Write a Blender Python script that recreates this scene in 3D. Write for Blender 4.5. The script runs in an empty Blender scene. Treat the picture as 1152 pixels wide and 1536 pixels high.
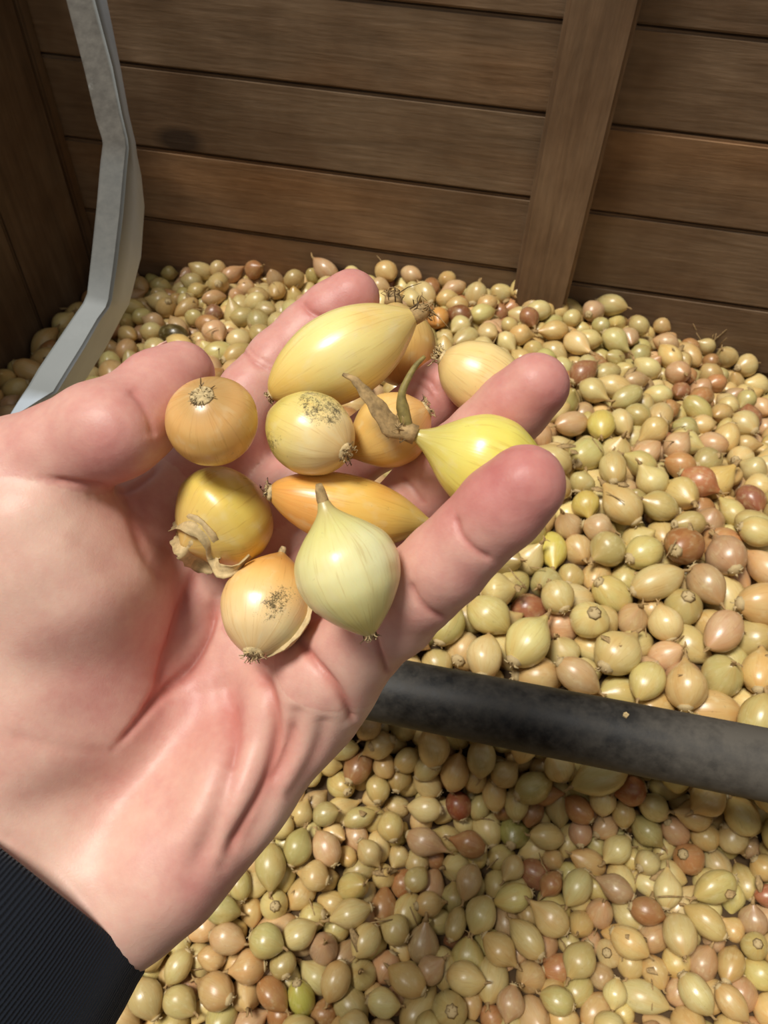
import bpy, bmesh, math, random, time
import numpy as np
from mathutils import Matrix, Vector
T0 = time.time()
rng = np.random.default_rng(11)
random.seed(11)

# ------------------------------------------------------------------ camera, sky, sun, exposure
CAM = np.array([0.0, 0.0, 0.86])
FPX = 1165.0
_V = np.array([-46.0, 964.0, FPX]); _H = np.array([-10851.0, -1925.0, FPX])
_d = _V / np.linalg.norm(_V)
_x = -_H; _x = _x - _d * _x.dot(_d); _x /= np.linalg.norm(_x)
_z = -_d
RM = np.array([_x, np.cross(_z, _x), _z])            # camera axes (right, down, forward) -> world
C = bpy.context.scene.collection
cam_d = bpy.data.cameras.new('camera'); cam = bpy.data.objects.new('camera', cam_d); C.objects.link(cam)
_r, _u, _b = RM @ np.array([1., 0, 0]), RM @ np.array([0, -1., 0]), RM @ np.array([0, 0, -1.])
cam.matrix_world = Matrix(((_r[0], _u[0], _b[0], CAM[0]), (_r[1], _u[1], _b[1], CAM[1]), (_r[2], _u[2], _b[2], CAM[2]), (0, 0, 0, 1)))
cam_d.sensor_fit = 'VERTICAL'; cam_d.sensor_height = 36.0; cam_d.lens = FPX / 1536 * 36.0
cam_d.clip_start = 0.01
cam_d.dof.use_dof = True; cam_d.dof.focus_distance = 0.23
cam_d.dof.aperture_fstop = cam_d.lens / 1000 / 0.0007
bpy.context.scene.camera = cam

world = bpy.data.worlds.new('world'); bpy.context.scene.world = world; world.use_nodes = True
wn = world.node_tree.nodes; wl = world.node_tree.links
bg = wn['Background']; bg.inputs['Strength'].default_value = 0.29
bg.inputs['Color'].default_value = (1.0, 0.985, 0.955, 1)
sun_d = bpy.data.lights.new('sun', 'SUN'); sun_d.energy = 3.6; sun_d.angle = math.radians(17); sun_d.color = (1.0, 0.965, 0.90)
sun = bpy.data.objects.new('sun', sun_d); C.objects.link(sun)
SUN_FROM = Vector((-0.33, -0.16, 1.0))
sun.rotation_euler = SUN_FROM.to_track_quat('Z', 'Y').to_euler()
vs = bpy.context.scene.view_settings
vs.view_transform = 'Standard'; vs.look = 'None'; vs.exposure = 0.10; vs.gamma = 1.0; vs.use_curve_mapping = False

# ------------------------------------------------------------------ helpers
def W(px, py, d):
    """point at pixel (px, py) of the 1152 x 1536 frame, d metres in front of the camera plane"""
    return CAM + RM @ np.array([(px - 576) / FPX * d, (py - 768) / FPX * d, d])
def K(px, py, d):
    """the same in camera axes, millimetres (x right, y down, z forward), d in mm"""
    return np.array([(px - 576) / FPX * d, (py - 768) / FPX * d, d])
def cam2world(P):
    return CAM + (np.asarray(P) / 1000.0) @ RM.T
def project(P):
    q = (np.asarray(P) - CAM) @ RM
    return np.stack([576 + FPX * q[:, 0] / q[:, 2], 768 + FPX * q[:, 1] / q[:, 2], q[:, 2]], 1)
def srgb(r, g, b):
    f = lambda c: (c / 255 / 12.92) if c / 255 <= 0.04045 else ((c / 255 + 0.055) / 1.055) ** 2.4
    return (f(r), f(g), f(b), 1.0)
def mesh_from(name, V, F, smooth=True):
    me = bpy.data.meshes.new(name)
    me.from_pydata([tuple(map(float, v)) for v in V], [], [tuple(map(int, f)) for f in F])
    me.update()
    if smooth: me.polygons.foreach_set('use_smooth', [True] * len(me.polygons))
    return me
def link(name, me, mat=None, parent=None, loc=None):
    o = bpy.data.objects.new(name, me); C.objects.link(o)
    if mat is not None and me is not None and len(me.materials) == 0: me.materials.append(mat)
    if parent is not None: o.parent = parent
    if loc is not None: o.location = loc
    return o
def tag(o, label=None, cat=None, group=None, kind=None):
    if label: o['label'] = label
    if cat: o['category'] = cat
    if group: o['group'] = group
    if kind: o['kind'] = kind
    return o
def frame_from(d):
    d = d / np.linalg.norm(d)
    a = np.array([0, 0, 1.0]) if abs(d[2]) < .9 else np.array([1.0, 0, 0])
    u = np.cross(a, d); u /= np.linalg.norm(u)
    return u, np.cross(d, u), d
def tube_vf(pts, rad, seg=8, flat=1.0):
    pts = np.asarray(pts, float); n = len(pts); V = []; F = []
    if np.isscalar(rad): rad = [rad] * n
    u = None
    for i in range(n):
        t = pts[min(i + 1, n - 1)] - pts[max(i - 1, 0)]; t /= np.linalg.norm(t) + 1e-12
        if u is None: u, v, _ = frame_from(t)
        u = u - t * u.dot(t); u /= np.linalg.norm(u); v = np.cross(t, u)
        for k in range(seg):
            a = 2 * math.pi * k / seg
            V.append(pts[i] + rad[i] * (math.cos(a) * u + flat * math.sin(a) * v))
    for i in range(n - 1):
        for k in range(seg):
            a = i * seg + k; b = i * seg + (k + 1) % seg
            F.append((a, b, b + seg, a + seg))
    F.append(tuple(range(seg))[::-1]); F.append(tuple(range((n - 1) * seg, n * seg)))
    return V, F
class Bag:
    def __init__(s): s.V = []; s.F = []
    def add(s, vf):
        o = len(s.V); s.V += [np.asarray(v) for v in vf[0]]; s.F += [tuple(i + o for i in f) for f in vf[1]]
def catmull(P, n):
    P = np.asarray(P, float); Q = np.vstack([2 * P[0] - P[1], P, 2 * P[-1] - P[-2]]); out = []
    m = len(P) - 1
    for k in range(n):
        s = k / (n - 1) * m; i = min(int(s), m - 1); t = s - i
        a, b, c, d = Q[i], Q[i + 1], Q[i + 2], Q[i + 3]
        out.append(0.5 * (2 * b + (c - a) * t + (2 * a - 5 * b + 4 * c - d) * t * t + (3 * b - 3 * c + d - a) * t ** 3))
    return np.array(out)

# ------------------------------------------------------------------ materials
class NT:
    def __init__(s, name):
        s.m = bpy.data.materials.new(name); s.m.use_nodes = True
        s.t = s.m.node_tree; s.n = s.t.nodes; s.l = s.t.links; s.b = s.n['Principled BSDF']
    def new(s, t, **k):
        n = s.n.new(t)
        for a, v in k.items(): setattr(n, a, v)
        return n
    def set(s, sock, v):
        if isinstance(v, bpy.types.NodeSocket): s.l.new(v, sock)
        else: sock.default_value = v
    def noise(s, vec, scale, detail=4, rough=.55, dist=0.0):
        n = s.new('ShaderNodeTexNoise'); s.set(n.inputs['Vector'], vec); n.inputs['Scale'].default_value = scale
        n.inputs['Detail'].default_value = detail; n.inputs['Roughness'].default_value = rough; n.inputs['Distortion'].default_value = dist
        return n.outputs['Fac']
    def ramp(s, fac, stops):
        n = s.new('ShaderNodeValToRGB'); s.set(n.inputs[0], fac); e = n.color_ramp.elements
        while len(e) < len(stops): e.new(0.5)
        for k, (p, c) in enumerate(stops):
            e[k].position = p; e[k].color = c if len(c) == 4 else (*c, 1)
        return n.outputs['Color']
    def mr(s, fac, a, b, c, d):
        n = s.new('ShaderNodeMapRange'); s.set(n.inputs[0], fac)
        for i, v in enumerate((a, b, c, d)): s.set(n.inputs[1 + i], v)
        return n.outputs[0]
    def mix(s, fac, a, b, mode='MIX'):
        n = s.new('ShaderNodeMix', data_type='RGBA', blend_type=mode); s.set(n.inputs[0], fac); s.set(n.inputs[6], a); s.set(n.inputs[7], b)
        return n.outputs[2]
    def math(s, op, a, b=0.0):
        n = s.new('ShaderNodeMath', operation=op); s.set(n.inputs[0], a); s.set(n.inputs[1], b); return n.outputs[0]
    def vmath(s, op, a, b):
        n = s.new('ShaderNodeVectorMath', operation=op); s.set(n.inputs[0], a); s.set(n.inputs[1], b); return n.outputs[0]
    def attr(s, name, out='Vector', kind='GEOMETRY'):
        n = s.new('ShaderNodeAttribute', attribute_name=name, attribute_type=kind); return n.outputs[out]
    def obj(s): return s.new('ShaderNodeTexCoord').outputs['Object']
    def gen(s): return s.new('ShaderNodeTexCoord').outputs['Generated']
    def mapping(s, vec, scale=(1, 1, 1), loc=(0, 0, 0)):
        n = s.new('ShaderNodeMapping'); s.set(n.inputs[0], vec); n.inputs['Scale'].default_value = scale; n.inputs['Location'].default_value = loc
        return n.outputs[0]
    def bump(s, h, strength=.3, dist=.001):
        n = s.new('ShaderNodeBump'); s.set(n.inputs['Height'], h); n.inputs['Strength'].default_value = strength; n.inputs['Distance'].default_value = dist
        s.l.new(n.outputs[0], s.b.inputs['Normal'])
    def out(s, **k):
        for a, v in k.items(): s.set(s.b.inputs[a.replace('_', ' ')], v)
        return s.m

def wood_material(name, c_dark, c_mid, c_light, axis):
    t = NT(name)
    rnd = t.new('ShaderNodeObjectInfo').outputs['Random']
    off = t.new('ShaderNodeCombineXYZ'); t.set(off.inputs[0], t.math('MULTIPLY', rnd, 17.0)); t.set(off.inputs[1], t.math('MULTIPLY', rnd, 41.0)); t.set(off.inputs[2], t.math('MULTIPLY', rnd, 29.0))
    co = t.vmath('ADD', t.obj(), off.outputs[0])
    sc = {'x': (0.10, 1, 1), 'z': (1, 1, 0.10)}[axis]
    g1 = t.noise(t.mapping(co, sc), 60, 6, .6, .6)
    g2 = t.noise(t.mapping(co, sc), 260, 4, .6)
    bl = t.noise(co, 9, 4, .6)
    knot_v = t.new('ShaderNodeTexVoronoi'); t.set(knot_v.inputs['Vector'], t.mapping(co, {'x': (.55, 1, 1), 'z': (1, 1, .55)}[axis])); knot_v.inputs['Scale'].default_value = 8.5
    kd = t.math('ADD', knot_v.outputs['Distance'], t.mr(g1, 0, 1, -.03, .03))
    knot = t.mr(kd, .08, .15, 1, 0)
    c = t.ramp(g1, [(.2, c_dark), (.5, c_mid), (.85, c_light)])
    c = t.mix(t.mr(g2, .35, .7, 0.22, 0), c, (0.03, 0.02, 0.012, 1))
    c = t.mix(t.mr(bl, .35, .65, .0, .8), c, t.mix(1.0, c, (0.58, 0.50, 0.44, 1), 'MULTIPLY'))
    warm = t.noise(t.mapping(co, {'x': (.4, 1, 1), 'z': (1, 1, .4)}[axis], (3, 1, 7)), 7, 3, .5)
    c = t.mix(t.mr(warm, .5, .72, 0, .7), c, t.mix(1.0, c, (1.35, 1.08, .80, 1), 'MULTIPLY'))
    c = t.mix(t.math('MULTIPLY', rnd, .35), c, t.mix(1.0, c, (1.25, 1.15, 1.05, 1), 'MULTIPLY'))
    c = t.mix(t.math('MULTIPLY', knot, .75), c, (0.018, 0.012, 0.009, 1))
    t.bump(t.math('ADD', g1, t.math('MULTIPLY', g2, .5)), .35, .002)
    return t.out(Base_Color=c, Roughness=.75, Specular_IOR_Level=.25)
M_wood_x = wood_material('weathered_board_wood', (.175, .120, .074), (.25, .170, .104), (.325, .228, .145), 'x')
M_wood_z = wood_material('weathered_post_wood', (.16, .106, .064), (.25, .166, .100), (.34, .234, .145), 'z')
M_wood_left = wood_material('shaded_side_wood', (.085, .057, .035), (.14, .095, .057), (.20, .138, .086), 'z')  # darker copy of the post wood; the left wall's shade is in its colour

def onion_material(name, held=False, mass=False, objcol=False):
    t = NT(name)
    oc = t.attr('oc')
    if objcol:
        base = t.attr('color', 'Color', 'OBJECT'); rnd = t.new('ShaderNodeObjectInfo').outputs['Random']
    else:
        base = t.attr('Col', 'Color'); rnd = t.attr('rnd', 'Fac') if mass else t.new('ShaderNodeObjectInfo').outputs['Random']
    off = t.new('ShaderNodeCombineXYZ')
    t.set(off.inputs[2], t.math('MULTIPLY', rnd, 60.0)); t.set(off.inputs[0], t.math('MULTIPLY', rnd, 7.0))
    v = t.vmath('ADD', oc, off.outputs[0])
    s1 = t.noise(t.mapping(v, (1, 1, .16)), 4.0, 5, .6)            # broad meridian streaks
    s2 = t.noise(t.mapping(v, (1, 1, .06)), 17.0, 3, .6)           # fine veins
    bl = t.noise(v, 1.6, 3, .55)
    c = t.mix(t.mr(s1, .35, .68, 0, .34 if held else .42), base, t.mix(1.0, base, (.98, .82, .58, 1), 'MULTIPLY'))
    c = t.mix(t.mr(bl, .45, .75, 0, .3 if held else .5), c, t.mix(.5, c, (.60, .47, .20, 1)))
    c = t.mix(t.mr(s2, .57, .66, 0, .30), c, t.mix(1.0, c, (.62, .45, .28, 1), 'MULTIPLY'))
    pale = t.noise(v, 2.7, 3, .5)
    c = t.mix(t.mr(pale, .55, .8, 0, .35), c, (.74, .66, .42, 1))
    sx = t.new('ShaderNodeSeparateXYZ'); t.set(sx.inputs[0], oc)
    ends = t.math('ADD', t.mr(sx.outputs[2], 0, .7, .55, 0), t.mr(sx.outputs[2], 2.1, 3, 0, .6))
    if not held:
        c = t.mix(ends, c, t.mix(1.0, base, (.86, .68, .48, 1), 'MULTIPLY'))
        side = t.noise(t.mapping(v, (1, 1, .5)), .9, 2, .5)
        c = t.mix(t.mr(side, .48, .62, 0, .55), c, t.mix(1.0, c, (.98, .83, .66, 1), 'MULTIPLY'))
        c = t.mix(t.mr(side, .40, .52, .3, 0), c, t.mix(1.0, c, (1.0, 1.01, .80, 1), 'MULTIPLY'))
    if held:
        d = t.attr('dirt', 'Fac')
        sp = t.noise(t.mapping(v, (1, 1, 1)), 5.5, 8, .75)
        sp2 = t.noise(v, 32, 3, .6)
        sp = t.math('ADD', t.math('MULTIPLY', sp, .65), t.math('MULTIPLY', sp2, .35))
        m = t.math('MULTIPLY', t.mr(t.math('ADD', sp, t.mr(d, 0, 1, -.30, 0)), .46, .56, 0, 1), .9)
        c = t.mix(m, c, (.062, .048, .020, 1))
        fleck = t.mr(t.noise(v, 7.0, 5, .7), .66, .72, 0, .35)
        c = t.mix(fleck, c, (.22, .13, .05, 1))
    else:
        sp = t.noise(v, 5.0, 6, .75)
        c = t.mix(t.mr(sp, .62, .72, 0, .65), c, (.12, .075, .035, 1))
    t.bump(t.math('ADD', t.math('MULTIPLY', s2, .5), s1), .10 if held else .18, .0006)
    rough = t.mr(s1, .3, .7, .24, .40)
    return t.out(Base_Color=c, Roughness=rough, Specular_IOR_Level=.55, Coat_Weight=.15, Coat_Roughness=.3, Subsurface_Weight=.12 if held else 0.0,
                 Subsurface_Radius=(1.0, .6, .25), Subsurface_Scale=.002)
M_onion_held = onion_material('held_onion_skin', held=True)
M_onion = onion_material('heap_onion_skin', objcol=True)
M_onion_mass = onion_material('heap_onion_skin_mass', mass=True)

def plain(name, c, rough=.6, var=.4, scale=300, spec=.4):
    t = NT(name); n = t.noise(t.obj(), scale, 5, .6)
    col = t.mix(t.mr(n, .3, .7, 0, 1), tuple(x * (1 - var) for x in c[:3]) + (1,), tuple(min(1, x * (1 + var)) for x in c[:3]) + (1,))
    t.bump(n, .25, .0006)
    return t.out(Base_Color=col, Roughness=rough, Specular_IOR_Level=spec)
M_root = plain('dry_root_fibre', srgb(188, 165, 120), .85, .55, 900)
M_root_dark = plain('dark_root_fibre', srgb(96, 76, 48), .85, .5, 900)
M_papery = plain('papery_dry_skin', srgb(190, 165, 118), .6, .28, 500)
M_stalk = plain('dry_brown_stalk', srgb(160, 132, 88), .75, .4, 700)
M_stalk_green = plain('green_brown_stalk', srgb(132, 116, 62), .6, .35, 500)
M_neck_small = plain('dry_neck', srgb(172, 140, 92), .8, .4, 3)
M_core = plain('dark_gap_fill', srgb(70, 52, 30), .9, .4, 80)  # dark brown stands in for shade between heap onions; also backs the boards

# ------------------------------------------------------------------ crate (setting)
YW, XL, XR, YF = 0.754, -0.491, 0.563, -0.17
FLOOR_Z = 0.06
TOPZ = CAM[2] - 0.10
def board(name, x0, x1, y0, y1, z0, z1, mat, parent, bev=.0022, jit=0.0):
    bm = bmesh.new()
    bmesh.ops.create_cube(bm, size=1.0)
    cx, cy, cz = (x0 + x1) / 2, (y0 + y1) / 2 + random.uniform(-jit, jit), (z0 + z1) / 2
    for v in bm.verts:
        v.co = Vector((v.co.x * (x1 - x0), v.co.y * (y1 - y0), v.co.z * (z1 - z0)))
    bmesh.ops.bevel(bm, geom=list(bm.edges), offset=bev, segments=2, affect='EDGES')
    me = bpy.data.meshes.new(name); bm.to_mesh(me); bm.free()
    return link(name, me, mat, parent, (cx, cy, cz))
def wall_backing(name, x0, x1, y0, y1, z0, z1):
    bm = bmesh.new(); bmesh.ops.create_cube(bm, size=1.0)
    for v in bm.verts: v.co = Vector((v.co.x * (x1 - x0) + (x0 + x1) / 2, v.co.y * (y1 - y0) + (y0 + y1) / 2, v.co.z * (z1 - z0) + (z0 + z1) / 2))
    me = bpy.data.meshes.new(name); bm.to_mesh(me); bm.free()
    o = link(name, me, M_core); o['kind'] = 'structure'; return o
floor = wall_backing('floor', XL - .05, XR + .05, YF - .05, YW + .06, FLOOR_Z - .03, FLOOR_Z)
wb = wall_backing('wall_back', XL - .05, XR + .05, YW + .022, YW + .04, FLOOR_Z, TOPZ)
GAP = .0020
zl = [-.72, -.640, -.559, -.4765, -.394, -.3125, -.236, -.155, -.10]
zr = [-.72, -.645, -.563, -.481, -.3985, -.3155, -.234, -.152, -.10]
for zz, xa, xb in ((zl, XL - .04, .034), (zr, .0365, XR + .04)):
    for a, b in zip(zz[:-1], zz[1:]):
        board('plank', xa, xb, YW, YW + .021, CAM[2] + a + GAP / 2, CAM[2] + b - GAP / 2, M_wood_x, wb, jit=.0014)
post = board('trim_1', .007, .065, YW - .030, YW - .0015, FLOOR_Z, TOPZ, M_wood_z, None, bev=.004); post['kind'] = 'structure'
post['label'] = 'upright wooden post standing against the back boards'
wlft = wall_backing('wall_left', XL - .045, XL - .026, YF, YW + .022, FLOOR_Z, TOPZ)
zq = [FLOOR_Z + .082 * k for k in range(11)]
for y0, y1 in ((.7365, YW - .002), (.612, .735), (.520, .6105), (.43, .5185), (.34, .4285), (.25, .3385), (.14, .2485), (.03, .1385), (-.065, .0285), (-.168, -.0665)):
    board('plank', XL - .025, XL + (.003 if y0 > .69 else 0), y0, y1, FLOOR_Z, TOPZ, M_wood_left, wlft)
wrgt = wall_backing('wall_right', XR + .026, XR + .045, YF, YW + .022, FLOOR_Z, TOPZ)
wfrt = wall_backing('wall_front', XL - .05, XR + .05, YF - .045, YF - .026, FLOOR_Z, TOPZ - .04)
for a, b in zip(zq[:-1], zq[1:]):
    b2 = min(b, TOPZ)
    if b2 - a > .02:
        board('plank', XR, XR + .025, YF, YW, a + GAP / 2, b2 - GAP / 2, M_wood_x, wrgt)
    if b < TOPZ - .03:
        board('plank', XL, XR, YF - .025, YF, a + GAP / 2, b2 - GAP / 2, M_wood_x, wfrt)
for n, o in (('back', wb), ('left', wlft), ('right', wrgt), ('front', wfrt)):
    o['label'] = 'inside of the wooden crate, its %s wall of brown boards' % n

# ------------------------------------------------------------------ the heap: heights and settling
def sstep(a, b, x):
    t = np.clip((x - a) / (b - a), 0, 1); return t * t * (3 - 2 * t)
def heap_z(x, y):
    """height of the top of the heap (world z)"""
    x = np.asarray(x, float); y = np.asarray(y, float)
    zw = -.475 - np.where(x > .03, 1.15 * (x - .03) ** 2, .27 * (x - .03) ** 2)
    zn = -.452 - .10 * np.clip(x - .15, 0, 1) ** 2 - .16 * np.clip(-.15 - x, 0, 1)
    k = sstep(.36, .75, y)
    zh = zn * (1 - k) + zw * k
    zp = -.522 - .03 * sstep(.15, -.1, y) + .012 * np.sin(x * 17 + 1) * np.cos(y * 21)
    b = sstep(.205, .262, y)
    return CAM[2] + zp * (1 - b) + zh * b
def heap_size(x, y):
    return .82 + .40 * sstep(.225, .275, y) - .24 * sstep(.33, .7, y)
LAY = .0195
x0, x1, y0, y1 = -.485, .55, -.13, YW - .006
def darts(n, rmin):
    P = np.stack([rng.uniform(x0, x1, n), rng.uniform(y0, y1, n)], 1)
    Z = heap_z(P[:, 0], P[:, 1]); P3 = np.column_stack([P, Z])
    # extra candidates on the steep bank
    cell = {}; keep = []
    for i in range(n):
        p = P3[i]; key = tuple((p / rmin).astype(int)); ok = True
        rr = rmin * heap_size(p[0], p[1])
        for dx in (-1, 0, 1):
            for dy in (-1, 0, 1):
                for dz in (-1, 0, 1):
                    for q in cell.get((key[0] + dx, key[1] + dy, key[2] + dz), ()):
                        if (p[0] - q[0]) ** 2 + (p[1] - q[1]) ** 2 + (p[2] - q[2]) ** 2 < rr * rr: ok = False; break
                    if not ok: break
                if not ok: break
            if not ok: break
        if ok: cell.setdefault(key, []).append(p); keep.append(i)
    return P3[keep]
def in_wedge(P):
    q = project(P); return (q[:, 0] > -260) & (q[:, 0] < 1420) & (q[:, 1] > 250) & (q[:, 1] < 1900)
top = darts(60000, .0182); low = darts(38000, .0190)
top = top[in_wedge(top)]; low = low[in_wedge(low)]
low[:, 2] -= LAY * .9
cen = np.vstack([low, top]); N = len(cen)
is_top = np.arange(N) >= len(low)
siz = heap_size(cen[:, 0], cen[:, 1]) * rng.normal(1.0, .10, N).clip(.78, 1.3)
wid = .0212 * siz                                             # diameter
lng = wid * rng.choice([1.15, 1.30, 1.45, 1.65], N, p=[.14, .34, .34, .18]) * rng.uniform(.95, 1.06, N)
th = rng.uniform(0, 2 * math.pi, N); el = rng.normal(0, .7, N)
ax = np.stack([np.cos(th) * np.cos(el), np.sin(th) * np.cos(el), np.sin(el)], 1)
rb = wid / 2; re = rb * .72; hl = np.maximum(lng / 2 - re, .0005)
pc = cen.copy()
for it in range(190):
    if it % 12 == 0:
        D = ((pc[:, None, :2].astype(np.float32) - pc[None, :, :2].astype(np.float32)) ** 2).sum(-1)
        I, J = np.where(np.triu(D < .040 ** 2, 1)); del D
    pts = np.stack([pc, pc + ax * hl[:, None], pc - ax * hl[:, None]], 1)      # N,3,3
    rad = np.stack([rb, re, re], 1)
    pts[:, :, 2] -= .0005 if it < 100 else .0002
    disp = np.zeros_like(pts); cnt = np.ones((N, 3))
    for a in range(3):
        for b in range(3):
            dv = pts[I, a] - pts[J, b]; dist = np.sqrt((dv ** 2).sum(1)) + 1e-9
            pen = rad[I, a] + rad[J, b] - dist
            m = pen > 0
            if not m.any(): continue
            c = (dv[m] / dist[m][:, None]) * (pen[m] * .5)[:, None]
            np.add.at(disp[:, a], I[m], c); np.add.at(disp[:, b], J[m], -c)
            np.add.at(cnt[:, a], I[m], 1); np.add.at(cnt[:, b], J[m], 1)
    pts += disp / cnt[:, :, None] * 1.5
    fl = heap_z(pts[:, :, 0], pts[:, :, 1]) - 1.85 * LAY
    pts[:, :, 2] = np.maximum(pts[:, :, 2], fl + rad * .6)
    pts[:, :, 1] = np.minimum(pts[:, :, 1], YW - .001 - rad)
    pts[:, :, 0] = np.maximum(pts[:, :, 0], XL + .003 + rad)
    d = pts[:, 1] - pts[:, 2]; ax = d / (np.linalg.norm(d, axis=1)[:, None] + 1e-9)
    pc = (pts[:, 0] * 2 + pts[:, 1] + pts[:, 2]) / 4
print('heap', N, 'onions', round(time.time() - T0, 1), 's')

# ------------------------------------------------------------------ onion shapes
PROF = {
 'round': [(0, 0), (.012, .15), (.06, .43), (.19, .80), (.36, .97), (.5, 1), (.65, .94), (.81, .68), (.91, .38), (.97, .17), (1, .07), (1.0, 0)],
 'egg':   [(0, 0), (.01, .13), (.055, .38), (.17, .74), (.34, .96), (.47, 1), (.62, .93), (.77, .70), (.89, .40), (.96, .19), (1, .07), (1.0, 0)],
 'pear':  [(0, 0), (.012, .12), (.05, .33), (.16, .71), (.31, .95), (.42, 1), (.55, .94), (.67, .74), (.77, .49), (.86, .27), (.94, .14), (1, .10), (1.0, 0)],
 'long':  [(0, 0), (.01, .13), (.05, .36), (.16, .68), (.32, .93), (.47, 1), (.62, .94), (.77, .73), (.89, .42), (.96, .2), (1, .1), (1.0, 0)],
 'top':   [(0, 0), (.012, .10), (.06, .28), (.17, .60), (.31, .88), (.43, .99), (.53, 1), (.65, .90), (.76, .64), (.85, .36), (.92, .18), (1, .09), (1.0, 0)],
}
def profile(kind, n):
    P = catmull(PROF[kind], 160); P[:, 1] = np.clip(P[:, 1], 0, None)
    s = np.concatenate([[0], np.cumsum(np.linalg.norm(np.diff(P * [1, .5], axis=0), axis=1))])
    q = np.linspace(0, s[-1], n); return np.stack([np.interp(q, s, P[:, 0]), np.interp(q, s, P[:, 1])], 1)
def onion_vf(kind, seg, rings, seed, bend=0.0, rough=.02, ridge=.006):
    """unit onion: root at z=-.5, tip at z=+.5, widest diameter 1"""
    r = np.random.default_rng(seed); P = profile(kind, rings); V = []; OC = []; F = []
    ph = r.uniform(0, 6.28, 6); am = r.normal(0, rough, 3); am2 = r.normal(0, ridge, 3)
    for t, q in P[1:-1]:
        for k in range(seg):
            a = 2 * math.pi * k / seg
            f = 1 + am[0] * math.cos(2 * a + ph[0]) + am[1] * math.cos(3 * a + ph[1] + t * 2) + am[2] * math.cos(a + ph[2] + 5 * t)
            f += am2[0] * math.cos(9 * a + ph[3]) + am2[1] * math.cos(14 * a + ph[4]) + am2[2] * math.cos(6 * a + ph[5])
            V.append((.5 * q * f * math.cos(a) + bend * (4 * (t - .5) ** 2 - .4), .5 * q * f * math.sin(a), t - .5)); OC.append((math.cos(a), math.sin(a), t * 3))
    n = rings - 2
    for i in range(n - 1):
        for k in range(seg):
            a = i * seg + k; b = i * seg + (k + 1) % seg; F.append((a, b, b + seg, a + seg))
    V.append((bend * .6, 0, -.5)); OC.append((0, 0, 0)); V.append((bend * .6, 0, .5)); OC.append((0, 0, 3))
    bI = n * seg
    for k in range(seg):
        F.append((bI, (k + 1) % seg, k)); F.append((bI + 1, (n - 1) * seg + k, (n - 1) * seg + (k + 1) % seg))
    return np.array(V), F, np.array(OC)
def set_vec(me, name, A):
    a = me.attributes.new(name, 'FLOAT_VECTOR', 'POINT'); a.data.foreach_set('vector', np.asarray(A, np.float32).ravel())
def set_f(me, name, A):
    a = me.attributes.new(name, 'FLOAT', 'POINT'); a.data.foreach_set('value', np.asarray(A, np.float32).ravel())
def set_col(me, name, A):
    A = np.asarray(A, np.float32)
    if A.shape[1] == 3: A = np.column_stack([A, np.ones(len(A), np.float32)])
    a = me.attributes.new(name, 'FLOAT_COLOR', 'POINT'); a.data.foreach_set('color', A.ravel())

# colours of the heap
PAL = [('straw yellow', srgb(206, 188, 132), .34), ('pale olive-green', srgb(190, 175, 116), .20), ('golden tan', srgb(202, 174, 118), .25),
       ('pinkish tan', srgb(194, 160, 122), .13), ('coppery brown', srgb(172, 126, 84), .06), ('reddish brown', srgb(150, 102, 74), .02)]
pal_i = rng.choice(len(PAL), N, p=[p[2] for p in PAL])
colr = np.array([PAL[i][1][:3] for i in pal_i]) * rng.normal(1, .10, (N, 1)).clip(.75, 1.2) * rng.normal(1, .03, (N, 3))
kinds = ['round', 'egg', 'pear', 'long', 'top', 'egg', 'pear']
KV = [onion_vf(k, 18, 15, 100 + i, bend=(.05 if i > 4 else .015), rough=.03) for i, k in enumerate(kinds)]
shp = rng.choice(len(kinds), N, p=[.12, .22, .18, .16, .10, .13, .09])
# orientation matrices
roll = rng.uniform(0, 6.28, N)
MAT = np.zeros((N, 3, 3))
for i in range(N):
    u, v, d = frame_from(ax[i]); c, s = math.cos(roll[i]), math.sin(roll[i])
    MAT[i] = np.stack([(u * c + v * s) * wid[i], (-u * s + v * c) * wid[i], d * lng[i]], 1)

# which onions show: coarse depth splat, with the hand, arm and bar masked out
q = project(pc); S = 3
zb = np.full((1536 // S, 1152 // S), 9.0); ib = np.full(zb.shape, -1)
def poly_mask(poly):
    yy, xx = np.mgrid[0:zb.shape[0], 0:zb.shape[1]]; X = xx * S + 1.5; Y = yy * S + 1.5; m = np.zeros(zb.shape, bool)
    for i in range(len(poly)):
        (xa, ya), (xb, yb) = poly[i], poly[i - 1]
        m ^= ((ya > Y) != (yb > Y)) & (X < (xb - xa) * (Y - ya) / (yb - ya + 1e-9) + xa)
    return m
HAND_POLY = [(0, 655), (150, 580), (285, 512), (335, 560), (530, 403), (570, 440), (640, 460), (640, 560), (715, 515), (760, 540), (815, 520), (857, 570), (825, 640), (850, 690), (690, 920), (590, 1010), (520, 1120), (215, 1455), (180, 1536), (0, 1536)]
BAR_POLY = [(560, 985), (1152, 1092), (1152, 1208), (560, 1078)]
masked = poly_mask(HAND_POLY) | poly_mask(BAR_POLY)
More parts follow.
